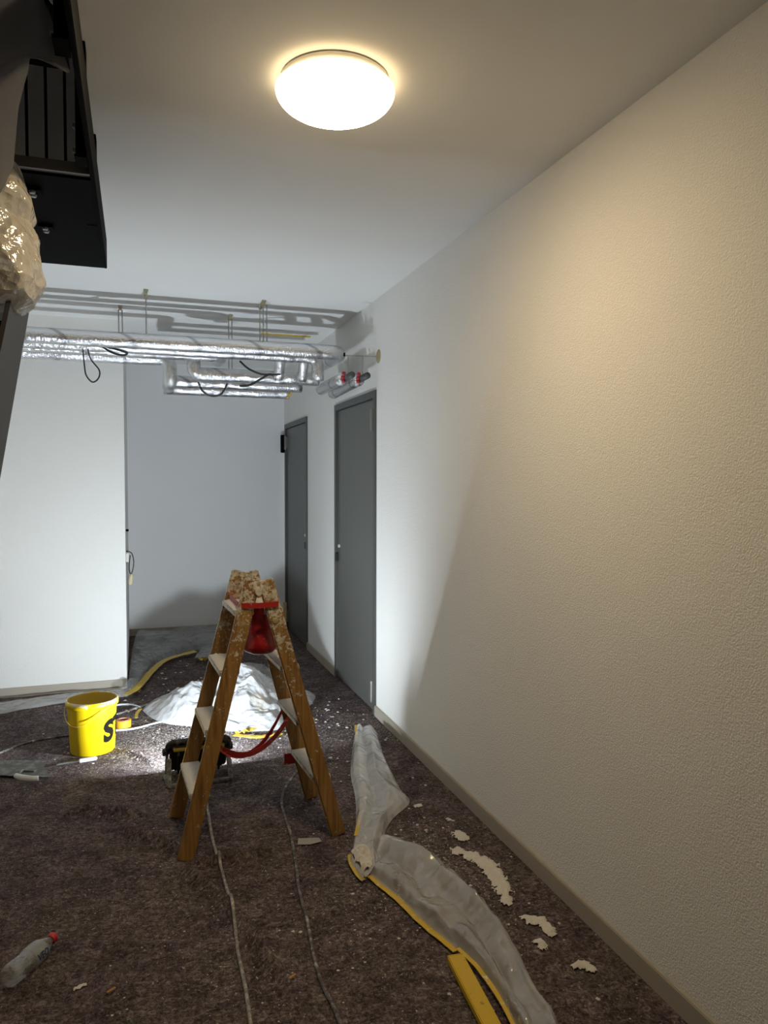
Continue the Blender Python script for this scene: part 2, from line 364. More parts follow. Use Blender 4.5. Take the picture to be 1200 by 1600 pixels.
# ceiling slab with the stair opening
HX0, HX1, HY0, HY1, ZS = -1.25, -.13, -.6, 3.36, 2.93
bm = NB()
box(bm, (HX1, -1.6, ZC), (XR + .2, YB + .1, ZS)); box(bm, (-1.45, HY1, ZC), (HX1, YB + .1, ZS))
box(bm, (-1.45, -1.6, ZC), (HX1, HY0, ZS)); box(bm, (-1.45, HY0, ZC), (HX0, HY1, ZS))
struct(obj('ceiling', bm, 'ceiling_paint'), 'flat white painted ceiling with an opening for the stair')
bm = NB()
box(bm, (HX0 - .1, HY1, ZS), (HX1 + .1, HY1 + .1, 4.9)); box(bm, (HX0 - .1, HY0 - .1, ZS), (HX1 + .1, HY0, 4.9))
box(bm, (HX0 - .1, HY0, ZS), (HX0, HY1, 4.9)); box(bm, (HX1, HY0, ZS), (HX1 + .1, HY1, 4.9)); box(bm, (HX0 - .1, HY0 - .1, 4.9), (HX1 + .1, HY1 + .1, 5.0))
struct(obj('wall_stairwell', bm, 'wall_smooth'), 'grey stairwell wall seen through the stair')
# baseboards
def baseboard(name, a, b, label):
    bm = NB(); box(bm, a, b, .003); struct(obj(name, bm, 'skirting'), label)
BH = .066
baseboard('baseboard_right', (XR - .014, -1.5, -.01), (XR, 4.50, BH), 'beige skirting board along the right wall up to the near door')
baseboard('baseboard_between', (XR - .014, 5.52, -.01), (XR, 6.50, BH), 'beige skirting board between the two grey doors')
baseboard('baseboard_left', (-1.35, YL - .014, -.01), (XL, YL, BH), 'beige skirting board under the left wall')
baseboard('baseboard_back', (XL, YB - .014, -.01), (XR, YB, BH), 'dark skirting board along the end wall of the recess')
# doors
def door(name, y0, y1, top, label, hinge_near):
    d = sempty(name, (XR, (y0 + y1) / 2, 0), label)
    fw = .045
    bm = NB(); box(bm, (XR - .012, y0, 0), (XR + .06, y0 + fw, top)); box(bm, (XR - .012, y1 - fw, 0), (XR + .06, y1, top)); box(bm, (XR - .012, y0 + fw, top - fw), (XR + .06, y1 - fw, top))
    obj('door_frame', bm, 'door_frame', d)
    bm = NB(); box(bm, (XR + .004, y0 + fw + .004, .008), (XR + .05, y1 - fw - .004, top - fw - .004), .003); leaf = obj('door_leaf', bm, 'door_paint', d)
    hy, ly, s = (y0 + fw + .012, y1 - fw - .012, 1) if hinge_near else (y1 - fw - .012, y0 + fw + .012, -1)
    for hz in (.14, 1.90):
        bm = NB(); lathe(bm, [(0, -.07), (.011, -.07), (.013, -.06), (.013, .06), (.011, .07), (0, .07)], (XR - .012, hy, hz), seg=12)
        box(bm, (XR - .012, hy, hz - .055), (XR + .003, hy + s * .045, hz + .055)); obj('hinge', bm, 'hinge', leaf)
    bm = NB(); box(bm, (XR - .018, ly - .012, .90), (XR + .004, ly + .012, .96), .003); obj('latch', bm, 'dark_steel', leaf)
    bm = NB(); lathe(bm, [(0, .012), (.012, .012), (.014, 0)], (XR + .004, ly - s * .045, 1.02), (-1, 0, 0), 14); obj('lock_cylinder', bm, 'handle_white', leaf)
    return d
door('door_1', *DOORS[0], 'dark grey steel door nearer to the camera, hinged on its near side', True)
door('door_2', *DOORS[1], 'dark grey steel door at the far end beside the recess wall', False)
bm = NB(); box(bm, (XR - .05, 7.50, 1.80), (XR - .012, 7.55, 1.98), .004)
tag(obj('door_closer_bracket', bm, 'black_steel'), 'small black bracket sticking out at the far door top', 'bracket')
# ------------------------------------------------------------------ ceiling lamp
def ceiling_lamp():
    c = Vector((.556, 2.118, ZC)); R_ = .172
    t = thing('ceiling_lamp', c, 'round glowing opal glass lamp on the ceiling', 'ceiling lamp')
    bm = NB(); lathe(bm, [(0, 0), (.150, 0), (.158, -.006), (.158, -.030), (0, -.030)], c, seg=48); obj('base_plate', bm, 'dome_base', t, True)
    prof = [(R_ - .004, -.028), (R_, -.032)]
    for k in range(1, 13):
        a = k / 12 * math.pi / 2; prof.append((R_ * math.cos(a) ** .85 if k < 12 else 0, -.032 - .066 * math.sin(a)))
    bm = NB(); lathe(bm, prof, c, seg=64); obj('glass_dome', bm, 'dome_glass', t, True)
ceiling_lamp()
# ------------------------------------------------------------------ black steel stair on the left
def stair():
    s = thing('steel_stair', (-.6, 2.3, 0), 'black steel stair with landing and bar railing at the upper left', 'stair')
    bx = -.102
    bm = NB(); box(bm, (bx - .012, .55, 2.355), (bx, 3.215, 2.47), .002); beam_ = obj('edge_beam', bm, 'black_steel', s)
    bm = NB(); box(bm, (-1.2, 2.30, 2.355), (bx - .012, 3.21, 2.395)); obj('landing_plate', bm, 'black_steel', s)
    bm = NB(); box(bm, (-1.2, 2.272, 2.362), (bx - .012, 2.298, 2.392), .002); obj('landing_nosing', bm, 'edge_steel', s)
    # posts bolted inside the edge beam
    for y in (1.62, 2.17, 2.72):
        p = NB(); box(p, (bx - .040, y - .03, 2.36), (bx - .013, y + .03, 3.5 if y < 2.2 else 3.3), .002); po = obj('post', p, 'black_steel', s)
        b = NB(); box(b, (bx - .043, y - .033, 2.353), (bx - .013, y + .033, 2.360)); obj('post_foot', b, 'black_steel', po)
        for k in (.02, .085):
            b = NB(); lathe(b, [(0, .009), (.007, .009), (.010, .004), (.010, 0)], (bx - .040, y + .01, 2.365 + k), (-.6, 0, -.8), 8); obj('bolt', b, 'bolt', po)
    for y, z in ((2.42, 2.385), (2.75, 2.385)):
        b = NB(); box(b, (-.300, y - .022, 2.346), (-.255, y + .022, 2.3545)); br = obj('bracket', b, 'black_steel', s)
        for k in (-.014, .016):
            b = NB(); lathe(b, [(0, .008), (.008, .008), (.010, .003), (.010, 0)], (-.278, y + k, 2.346), (0, 0, -1), 8); obj('bolt', b, 'bolt', br)
    # railing on the far edge of the landing
    for i in range(12):
        x = -.178 - i * .0675
        b = NB(); tube(b, [(x, 3.16, 2.39), (x, 3.16, 3.30)], .0055, 8); obj('baluster', b, 'black_steel', s)
    b = NB(); box(b, (-1.2, 3.14, 3.30), (bx, 3.18, 3.33), .003); obj('handrail', b, 'black_steel', s)
    # upper flight going back toward the camera
    for i in range(6):
        z = 2.355 + .175 * (i + 1); y1 = 2.06 - .26 * i
        b = NB(); box(b, (-.95, y1 - .27, z), (bx - .045, y1, z + .035), .003); obj('tread', b, 'black_steel', s)
    for x in (-.955,):
        b = NB(); beam(b, (x, 2.45, 2.40), (x, .75, 3.55), (0, .56, .83), .22, .012); obj('stringer', b, 'black_steel', s)
    # lower flight: rises away from the camera to the landing
    for x in (-.31, -1.15):
        p0 = Vector((x, .28, .0)); p1 = Vector((x, 2.62, 2.118)); n_ = Vector((0, -.67, .742))
        b = NB(); beam(b, p0 + n_ * .10 + Vector((0, .11, .1)), p1 + n_ * .10, n_, .20, .012); obj('stringer', b, 'dark_steel', s)
    for i in range(11):
        z = .19 * (i + 1); y = .33 + .21 * i
        b = NB(); box(b, (-1.14, y, z), (-.32, y + .25, z + .03), .003); obj('tread', b, 'black_steel', s)
    b = NB(); tube(b, smooth_path([(-.31, .5, 1.25), (-.31, 1.3, 1.93), (-.31, 1.75, 2.31)], 4), .018, 10); obj('handrail', b, 'black_steel', s)
    for y in (.6, 1.3):
        b = NB(); tube(b, [(-.31, y, (y - .28) * .905 + .2), (-.31, y, 1.25 + (y - .5) * .846)], .010, 8); obj('post', b, 'black_steel', s)
stair()
def wrapped_bag():
    # crumpled film wrapped round the stair rail: two bulges above each other
    bm = NB(); ns, nt = 190, 160
    prof = [(0.000, 2.405, 0.020), (0.103, 2.383, 0.080), (0.147, 2.365, 0.100), (0.224, 2.336, 0.138), (0.311, 2.288, 0.162), (0.394, 2.237, 0.170), (0.464, 2.198, 0.152), (0.544, 2.151, 0.168), (0.656, 2.084, 0.186), (0.740, 2.032, 0.188), (0.816, 1.987, 0.174), (0.899, 1.958, 0.132), (1.000, 1.948, 0.070)]
    def pr(t):
        for a, b in zip(prof, prof[1:]):
            if t <= b[0]:
                k = (t - a[0]) / (b[0] - a[0]); k = k * k * (3 - 2 * k); return a[1] + (b[1] - a[1]) * k, a[2] + (b[2] - a[2]) * k
        return prof[-1][1:]
    rings = []
    for j in range(ns):
        t = j / (ns - 1); z, r = pr(t); ring = []
        for i in range(nt):
            a = 2 * math.pi * i / nt
            u = a * .16; vv = t * .45
            ca, sa = math.cos(a), math.sin(a)
            d = crumple(ca * .16 + vv * .35, sa * .16 + vv * .9, 5, 1.5, 9, .45, .9) * .20 - .014 + .012 * noise.noise((ca * 2, sa * 2, z * 9)) - .008 * abs(math.sin(a * 4 + z * 26 + 2 * noise.noise((ca, sa, z * 5))))
            d *= min(1, 5 * t, 5 * (1 - t) + .1)
            ring.append(bm.verts.new((-.42 + (r + d) * ca, 2.25 + (r * 1.1 + d) * sa, z + .012 * noise.noise((ca * 3, sa * 3, z * 4)))))
        rings.append(ring)
    for a, b in zip(rings, rings[1:]):
        for k in range(nt): bm.faces.new((a[k], a[(k + 1) % nt], b[(k + 1) % nt], b[k]))
    bm.faces.new(rings[0]); bm.faces.new(rings[-1])
    tag(obj('plastic_wrap', bm, 'film_bag', None, True), 'beige lit crumpled plastic bag wrapped around the stair rail', 'plastic wrap')
wrapped_bag()
def hanging_sheet():
    bm = NB(); nu, nv = 70, 160
    top_r, ed = -.150, [(0, -.235), (.40, -.172), (.45, -.155), (.53, -.135), (.595, -.121), (.605, -.124), (.612, -.189), (.66, -.193), (.77, -.213), (.93, -.228), (1., -.26)]
    def right(t):
        for a, b in zip(ed, ed[1:]):
            if t <= b[0]: return a[1] + (b[1] - a[1]) * (t - a[0]) / (b[0] - a[0])
        return ed[-1][1]
    g = []
    for j in range(nv):
        t = j / (nv - 1); z = 2.72 - .63 * t; row = []
        for i in range(nu):
            s = i / (nu - 1); x = -.52 + (right(t) + .52) * s
            y = 1.66 + .035 * math.sin(x * 42 + 2 * noise.noise((x * 5, z * 2, 0))) * (.4 + .6 * t) + .03 * noise.noise((x * 9, z * 5, 2)) + crumple(x, z, 9, 1.6, 5, .3) * .18
            row.append(bm.verts.new((x, y, z + .01 * noise.noise((x * 12, 0, 4)) * t)))
        g.append(row)
    for j in range(nv - 1):
        for i in range(nu - 1): bm.faces.new((g[j][i], g[j][i + 1], g[j + 1][i + 1], g[j + 1][i]))
    tag(obj('plastic_sheet', bm, 'film_dark', None, True), 'dark grey plastic sheet hanging over the stair above the beige bag', 'plastic sheet')
hanging_sheet()
# ------------------------------------------------------------------ insulated pipes
ZP = 2.352
def pipe(pts, r, label, er=.09, seams=True):
    p = round_path(pts, er)
    fine = [p[0]]
    for a, b in zip(p, p[1:]):
        n = max(1, int((b - a).length / .03))
        for k in range(1, n + 1): fine.append(a.lerp(b, k / n))
    bm = NB()
    sd = hash(label) % 97 if False else sum(map(ord, label)) % 97
    tube(bm, fine, r, 18, True, lambda i, q: 1 + .05 * noise.noise((q.x * 14 + sd, q.y * 14, q.z * 14)) + (.035 if (i % 11) == 0 else 0))
    o = obj('insulated_pipe', bm, 'foil', None, True)
    tag(o, label, 'pipe', 'foil wrapped pipes under the ceiling'); return o
pipe([(-1.34, 4.80, ZP + .005), (1.30, 4.80, ZP + .005), (1.30, 5.25, ZP + .005)], .048, 'front foil-wrapped pipe of the upper row, nearest the camera, bending back at the right')
pipe([(-1.34, 4.95, ZP - .008), (1.175, 4.95, ZP - .008), (1.175, 4.95, 2.19)], .042, 'second foil-wrapped pipe of the upper row, dropping beside the right wall', .07)
pipe([(-1.34, 5.08, ZP - .008), (.55, 5.08, ZP - .008), (.55, 5.30, ZP - .008)], .044, 'third foil-wrapped pipe of the upper row, ending in a rounded bend')
pipe([(-1.34, 5.27, ZP - .02), (.225, 5.27, ZP - .02), (.225, 5.27, 2.17), (.225, 5.45, 2.17)], .046, 'rear foil-wrapped pipe of the upper row, turning down left of the drops', .07)
pipe([(.37, 5.12, ZP - .03), (.37, 5.12, 2.22), (1.22, 5.12, 2.22)], .045, 'upper foil-wrapped pipe of the lower level with a bend at its left end', .07)
pipe([(.20, 5.36, 2.195), (1.15, 5.36, 2.195)], .042, 'middle foil-wrapped pipe of the lower level')
pipe([(.19, 5.52, 2.165), (1.09, 5.52, 2.165)], .045, 'lowest foil-wrapped pipe with a blunt capped left end')
pipe([(.925, 4.97, 2.34), (.925, 5.05, 2.20)], .036, 'short foil-wrapped vertical connecting pipe, leftmost of two under the upper row', .02)
pipe([(1.085, 4.97, 2.34), (1.085, 5.05, 2.20)], .036, 'short foil-wrapped vertical connecting pipe, right one of two under the upper row', .02)
pipe([(1.265, 4.66, 2.165), (1.265, 5.22, 2.165)], .040, 'foil-wrapped pipe running along the corridor, left of the pair above the door', .07)
pipe([(1.375, 4.66, 2.165), (1.375, 5.30, 2.150)], .040, 'foil-wrapped pipe running along the corridor, right of the pair beside the wall', .07)
for x, lb in ((1.283, 'red valve handle on the left stub of the pipe pair above the near door'), (1.383, 'red valve handle on the right stub of the pipe pair above the near door')):
    v = thing('valve', (x, 4.57, 2.165), lb, 'valve', 'red valves above the near door')
    b = NB(); tube(b, [(x, 4.48, 2.17), (x, 4.70, 2.165)], .021, 14); obj('pipe_stub', b, 'grey_pipe', v, True)
    h = NB(); hx = x - .024
    for k in range(3): lathe(h, [(0, -.012), (.011, -.009), (.014, 0), (.011, .009), (0, .012)], (hx - .004 * (k % 2), 4.60 - .004 * k, 2.145 + .024 * k), seg=10)
    obj('handle', h, 'red_valve', v, True)
# rod bracket at the right wall
v = thing('pipe_bracket', (XR, 4.5, 2.29), 'thin threaded rod bracket with yellowish wall plate above the near door', 'bracket')
b = NB(); lathe(b, [(0, .010), (.030, .008), (.042, .002), (.044, 0)], (XR, 4.46, 2.29), (-1, 0, 0), 18); obj('wall_plate', b, 'rust_zinc', v, True)
b = NB(); tube(b, [(1.235, 4.50, 2.29), (XR - .004, 4.47, 2.29)], .0038, 6); obj('rod', b, 'zinc', v)
for x in (1.262, 1.357):
    b = NB(); tube(b, [(x, 4.50, 2.292), (x, 4.50, 2.18)], .0036, 6); obj('rod', b, 'zinc', v)
b = NB(); tube(b, [(1.238, 4.50, 2.284), (1.238, 4.50, 2.306)], .006, 8); obj('nut', b, 'black_steel', v)
def hanger(x, y, ztop, zbot, nrod, lb, ch=.17):
    v = thing('pipe_hanger', (x, y, ztop), lb, 'pipe hanger', 'pipe hangers on the ceiling')
    b = NB(); box(b, (x - .010, y - .01, ztop - .022), (x + .010, y + ch, ztop), .002); obj('channel', b, 'rust_zinc', v)
    b = NB(); box(b, (x - .014, y - .014, ztop - .010), (x + .014, y + .012, ztop), .002); obj('end_cap', b, 'zinc', v)
    for k in range(nrod):
        xx = x + (k - (nrod - 1) / 2) * .022
        b = NB(); tube(b, [(xx, y + .03 + .0 * k, ztop - .02), (xx, y + .03, zbot)], .004, 6); obj('rod', b, 'zinc', v)
hanger(.067, 4.73, ZC, 2.395, 1, 'pipe hanger with single threaded rod, above the corner of the left wall', .16)
hanger(.783, 4.77, ZC, 2.40, 3, 'pipe hanger with three thin rods, right of the middle of the pipes', .16)
hanger(.63, 5.24, ZC, 2.25, 2, 'small pipe hanger behind the front pipe, between the two larger hangers', .06)
hanger(-.088, 5.22, ZC, 2.37, 2, 'dark paired rod hanger left of the single rod hanger', .03)
b = NB(); box(b, (.93, 5.80, ZC - .006), (1.32, 5.84, ZC + .0)); tag(obj('tape_strip', b, 'yellow_tape'), 'yellow tape strip stuck on the ceiling behind the pipes', 'tape')
b = NB()
for k in range(7): 
    c = (1.06 + .012 * k, 5.42 - .012 * k, 2.125 + .016 * k)
    lathe(b, [(0, -.012), (.009 + .003 * (k % 2), -.006), (.010, .004), (0, .013)], c, (.3, .2, 1), 8)
tag(obj('foam_remains', b, 'yellow_tape', None, True), 'crumbly yellow foam remains hanging under the lowest pipe end', 'foam')
def cable(name, pts, r, m, label, cat='cable', group=None, n=8, follow=False):
    P = smooth_path(pts, n)
    bm = NB(); tube(bm, P, r, 8); o = obj(name, bm, m, None, True); return tag(o, label, cat, group)
cable('wire_loop', [(-.30, 4.92, 2.31), (-.295, 4.94, 2.22), (-.285, 4.94, 2.155), (-.25, 4.94, 2.115), (-.215, 4.94, 2.14), (-.21, 4.94, 2.19), (-.255, 4.93, 2.25), (-.272, 4.93, 2.31)], .0045, 'black_cable', 'black wire loop dangling below the pipes before the left wall')
cable('wire_loop', [(-.19, 4.90, 2.33), (-.13, 4.83, 2.285), (-.07, 4.82, 2.27), (-.045, 4.83, 2.285), (-.07, 4.82, 2.295), (-.14, 4.84, 2.315), (-.16, 4.90, 2.33)], .007, 'black_cable', 'thick black cable loop tucked against the upper pipes on the left')
cable('wire_loop', [(.40, 5.12, 2.165), (.43, 5.10, 2.10), (.49, 5.10, 2.075), (.55, 5.10, 2.095), (.59, 5.12, 2.165)], .007, 'black_cable', 'black cable sagging below the lower pipes on the left')
cable('wire_loop', [(.66, 5.0, 2.30), (.71, 4.95, 2.245), (.79, 4.95, 2.215), (.87, 4.95, 2.215), (.92, 4.95, 2.22)], .007, 'black_cable', 'black cable drooping from the upper pipes onto the lower pipe')
cable('wire_loop', [(.66, 5.03, 2.14), (.72, 5.02, 2.145), (.79, 5.0, 2.185), (.85, 4.99, 2.22), (.88, 4.99, 2.215)], .008, 'black_cable', 'black cable crossing up over the lower pipes in the middle')
# wires at the wall corner of the recess
v = thing('wall_outlet_wires', (XL, 5.9, .9), 'bare wires with yellow plug hanging at the recess edge of the left wall', 'wires')
b = NB(); box(b, (XL - .001, 5.86, .90), (XL + .02, 5.93, .97), .004); obj('outlet_box', b, 'handle_white', v)
b = NB(); tube(b, smooth_path([(XL, 5.9, .98), (XL + .04, 5.88, .965), (XL + .055, 5.87, .90), (XL + .045, 5.87, .83), (XL + .03, 5.87, .81), (XL + .022, 5.88, .86), (XL + .03, 5.89, .95)], 6), .004, 7); obj('wire', b, 'dark_steel', v, True)
b = NB(); lathe(b, [(0, -.05), (.012, -.045), (.017, -.02), (.016, .02), (.008, .035), (0, .036)], (XL + .034, 5.87, .775), (.15, 0, 1), 12); obj('plug', b, 'cream', v, True)
b = NB(); box(b, (XL - .001, 5.87, 1.13), (XL + .022, 5.90, 1.145)); tag(obj('wall_clip', b, 'black_steel'), 'tiny black clip on the recess side of the left wall', 'clip')
# ------------------------------------------------------------------ stepladder
def ladder():
    L = thing('stepladder', (.47, 3.18, 0), 'plaster-caked wooden stepladder standing open in front of the work lamp', 'ladder')
    def rail(side, near, z):     # centre of a rail at height z; side -1 left / +1 right
        t = z / 1.10
        if near: x0, y0, x1, y1 = (.166, 2.978, .446, 3.035) if side < 0 else (.799, 3.0, .497, 3.035)
        else: x0, y0, x1, y1 = (.150, 3.386, .430, 3.335) if side < 0 else (.775, 3.400, .482, 3.335)
        return Vector((x0 + (x1 - x0) * t, y0 + (y1 - y0) * t, z))
    for side in (-1, 1):
        for near in (True, False):
            b = NB(); zt = 1.105 if side < 0 else 1.10
            off = Vector((0, (-.013 if side < 0 else .013) * (1 if near else -1), 0)) * 0
            beam(b, rail(side, near, .004) , rail(side, near, zt), (1, 0, 0), .064, .026, .005); obj('rail', b, 'ladder_wood', L)
        for z in (.245, .49, .725, .965):
            a = rail(side, True, z); c = rail(side, False, z); a.y += .013; c.y -= .013
            b = NB(); hw = .050
            for p in (): pass
            dirx = Vector((1, 0, -.0))
            beam(b, a, c, dirx, .082, .024, .004)
            for vtx in b.verts:                   # treads slope a little and carry lumps of plaster
                if vtx.co.z > z: vtx.co.z += .004 * noise.noise(vtx.co * 30)
            st = obj('step', b, 'step_wood', L)
            b = NB(); nn = 10; g = []
            for j in range(nn):
                for i in range(nn):
                    u = i / (nn - 1); q = j / (nn - 1); pt = a.lerp(c, .02 + .96 * q); ex = min(u, 1 - u) * min(q, 1 - q)
                    g.append(b.verts.new((pt.x + (u - .5) * .078, pt.y, z + .012 + min(.02, ex * .5) * (.4 + .6 * abs(noise.noise((u * 5, q * 6, z * 9 + side)))))))
            for j in range(nn - 1):
                for i in range(nn - 1): b.faces.new((g[j * nn + i], g[j * nn + i + 1], g[(j + 1) * nn + i + 1], g[(j + 1) * nn + i]))
            obj('plaster_crust', b, 'plaster_blob', st, True)
    for near in (True, False):
        y = 3.02 if near else 3.35
        b = NB(); tube(b, [(.468, y - .012, 1.055), (.468, y + .012, 1.055)], .016, 12); obj('hinge_pin', b, 'step_wood', L)
        y2 = 3.018 if near else 3.352
        for x in (.405, .535):
            b = NB(); lathe(b, [(0, .006), (.010, .005), (.014, 0)], (x, y2, .925 if x < .5 else .93), (0, -1 if near else 1, 0), 10); obj('bolt', b, 'rust_zinc', L)
    b = NB(); tube(b, [(.468, 3.04, 1.05), (.468, 3.33, 1.05)], .011, 10); obj('hinge_rod', b, 'step_wood', L)
    # red strap round the top
    b = NB(); z = 1.0
    loop = [(.400, 3.013, z), (.47, 3.009, z - .002), (.548, 3.013, z), (.553, 3.05, z), (.530, 3.34, z), (.47, 3.362, z), (.385, 3.35, z), (.388, 3.05, z), (.400, 3.013, z)]
    ribbon(b, [Vector(p) for p in loop], (0, 0, 1), .022, .003); obj('strap', b, 'strap_red', L)
    # slack safety straps between the sides
    def sag(p, q, s, n=14): return [Vector(p).lerp(Vector(q), i / n) + Vector((0, 0, -s * 4 * (i / n) * (1 - i / n))) for i in range(n + 1)]
    b = NB(); ribbon(b, sag((.275, 3.06, .445), (.665, 3.36, .425), .115), lambda t: (.0, -.5 + t * .6, 1), .026, .002); obj('safety_strap', b, 'strap_red', L)
    b = NB(); ribbon(b, sag((.275, 3.06, .450), (.680, 3.40, .545), .175), lambda t: (0, .7 - 1.1 * t, 1), .022, .002); obj('safety_strap', b, 'strap_red', L)
    b = NB(); box(b, (.640, 3.380, .185), (.69, 3.384, .235)); obj('strap_end', b, 'strap_red', L)
    b = NB(); box(b, (.745, 3.385, .04), (.775, 3.412, .062)); obj('strap_end', b, 'strap_red', L)
    # red pouch hanging between the rails
    return L
ladder()
def pouch():
    bm = NB(); ns, nt = 44, 40; rings = []
    for j in range(ns):
        t = j / (ns - 1); z = .985 - .215 * t
        wx = (.030 + .046 * min(1, t * 1.25)) * (1 if t < .8 else math.sqrt(max(0.0, 1 - ((t - .8) / .2) ** 2)) * .999 + .001); wy = (.02 + .05 * t) * (1 if t < .8 else math.sqrt(max(0, 1 - ((t - .8) / .2) ** 2)) + .001)
        ring = []
        for i in range(nt):
            a = 2 * math.pi * i / nt; ca, sa = math.cos(a), math.sin(a)
            d = 1 + .16 * noise.noise((ca * 1.6, sa * 1.6, z * 12)) + .05 * math.sin(a * 4 + z * 40)
            ring.append(bm.verts.new((.487 + .006 * t + wx * ca * d, 3.13 + wy * sa * d, z)))
        rings.append(ring)
    for a, b in zip(rings, rings[1:]):
        for k in range(nt): bm.faces.new((a[k], a[(k + 1) % nt], b[(k + 1) % nt], b[k]))
    bm.faces.new(rings[0]); bm.faces.new(rings[-1])
    v = thing('red_pouch', (.487, 3.13, .77), 'shiny red plastic pouch hanging inside the top of the stepladder', 'pouch')
    obj('pouch_body', bm, 'pouch_red', v, True)
    b = NB(); ribbon(b, [(.48, 3.02, .992), (.482, 3.04, .96), (.484, 3.062, .93)], (1, 0, 0), .02, .003); obj('pouch_strap', b, 'strap_red', v)
    b = NB()
    for j in range(1):
        nn = 12; g = []
        for q in range(nn):
            for i in range(nn):
                u = i / (nn - 1); w_ = q / (nn - 1); g.append(b.verts.new((.425 + .06 * u - .012 * w_, 3.19 + .015 * noise.noise((u * 4, w_ * 4, 1)), .965 - .165 * w_)))
        for q in range(nn - 1):
            for i in range(nn - 1): b.faces.new((g[q * nn + i], g[q * nn + i + 1], g[(q + 1) * nn + i + 1], g[(q + 1) * nn + i]))
    obj('pouch_flap', b, 'pouch_red', v, True)
pouch()
# ------------------------------------------------------------------ work lamp on the floor behind the ladder
def work_lamp():
    c = Vector((.285, 3.86, 0)); th = math.radians(31); zc = .125
    v = thing('work_lamp', c, 'dusty black work lamp on the floor behind the ladder, shining away', 'work lamp')
    n_ = Vector((0, math.cos(th), math.sin(th))); u = Vector((0, -math.sin(th), math.cos(th))); X_ = Vector((1, 0, 0)); o = Vector((c.x, c.y, zc))
    def lb(bm, x0, x1, u0, u1, n0, n1, bev=0.):
        b2 = NB(); box(b2, (x0, u0, n0), (x1, u1, n1), bev)
        mp = {}
        for q in b2.verts: mp[q] = bm.verts.new(o + X_ * q.co.x + u * q.co.y + n_ * q.co.z)
        for f in b2.faces: bm.faces.new([mp[q] for q in f.verts])
        b2.free()
    b = NB(); lb(b, -.13, .13, -.085, .085, -.05, .006, .012); obj('housing', b, 'lamp_body', v)
    b = NB()
    for k in range(6): lb(b, -.105 + k * .04, -.095 + k * .04, -.07, .07, -.075, -.048)
    obj('cooling_fins', b, 'lamp_body', v)
    b = NB(); lb(b, -.14, .14, .080, .098, -.03, .010, .006); lb(b, -.14, .14, -.098, -.080, -.03, .010, .006); lb(b, -.142, -.124, -.09, .09, -.03, .010, .006); lb(b, .124, .142, -.09, .09, -.03, .010, .006)
    fr = obj('bumper_frame', b, 'lamp_rubber', v)
    b = NB(); lb(b, -.125, .125, .072, .082, -.056, -.03, .003); obj('trim', b, 'lamp_trim', fr)
    b = NB(); lb(b, -.036, .036, -.028, .028, .0065, .0085); obj('light_panel', b, 'led', v)
    # bow handle and floor frame
    for s in (-1, 1):
        b = NB(); beam(b, c + Vector((s * .158, .02, .015)), c + Vector((s * .150, 0, .165)), (0, 1, 0), .034, .014, .004); obj('side_arm', b, 'lamp_frame', v)
        b = NB(); lathe(b, [(0, .018), (.018, .016), (.022, 0)], c + Vector((s * .158, .0, .135)), (s, 0, 0), 12); obj('clamp_knob', b, 'lamp_rubber', v)
        b = NB(); beam(b, c + Vector((s * .165, .06, .012)), c + Vector((s * .150, -.135, .012)), (1, 0, 0), .022, .018, .004); obj('foot_bar', b, 'lamp_frame', v)
        b = NB(); beam(b, c + Vector((s * .150, -.13, .012)), c + Vector((s * .146, -.045, .115)), (1, 0, 0), .024, .014, .004); obj('back_strut', b, 'lamp_frame', v)
    b = NB(); beam(b, c + Vector((-.155, -.135, .012)), c + Vector((.155, -.135, .012)), (0, 1, 0), .022, .018, .004); obj('cross_bar', b, 'lamp_frame', v)
    b = NB(); tube(b, round_path([c + Vector((-.15, -.02, .14)), c + Vector((-.15, -.07, .205)), c + Vector((.15, -.07, .205)), c + Vector((.15, -.02, .14))], .05), .013, 10); obj('carry_handle', b, 'lamp_rubber', v, True)
work_lamp()
# ------------------------------------------------------------------ bucket
def text_mesh(txt, size, off=0., shear=0.):
    cu = bpy.data.curves.new('lettering', 'FONT'); cu.body = txt; cu.size = size; cu.offset = off; cu.shear = shear; cu.resolution_u = 4
    o = bpy.data.objects.new('lettering_tmp', cu); COL.objects.link(o)
    dg = bpy.context.evaluated_depsgraph_get(); me = bpy.data.meshes.new_from_object(o.evaluated_get(dg))
    bpy.data.objects.remove(o); bpy.data.curves.remove(cu)
    bm = bmesh.new(); bm.from_mesh(me); bpy.data.meshes.remove(me)
    bmesh.ops.remove_doubles(bm, verts=bm.verts, dist=1e-5)
    bmesh.ops.triangulate(bm, faces=bm.faces)
    for _ in range(2): bmesh.ops.subdivide_edges(bm, edges=[e for e in bm.edges if e.calc_length() > size * .12], cuts=1)
    bmesh.ops.triangulate(bm, faces=bm.faces)
    return bm
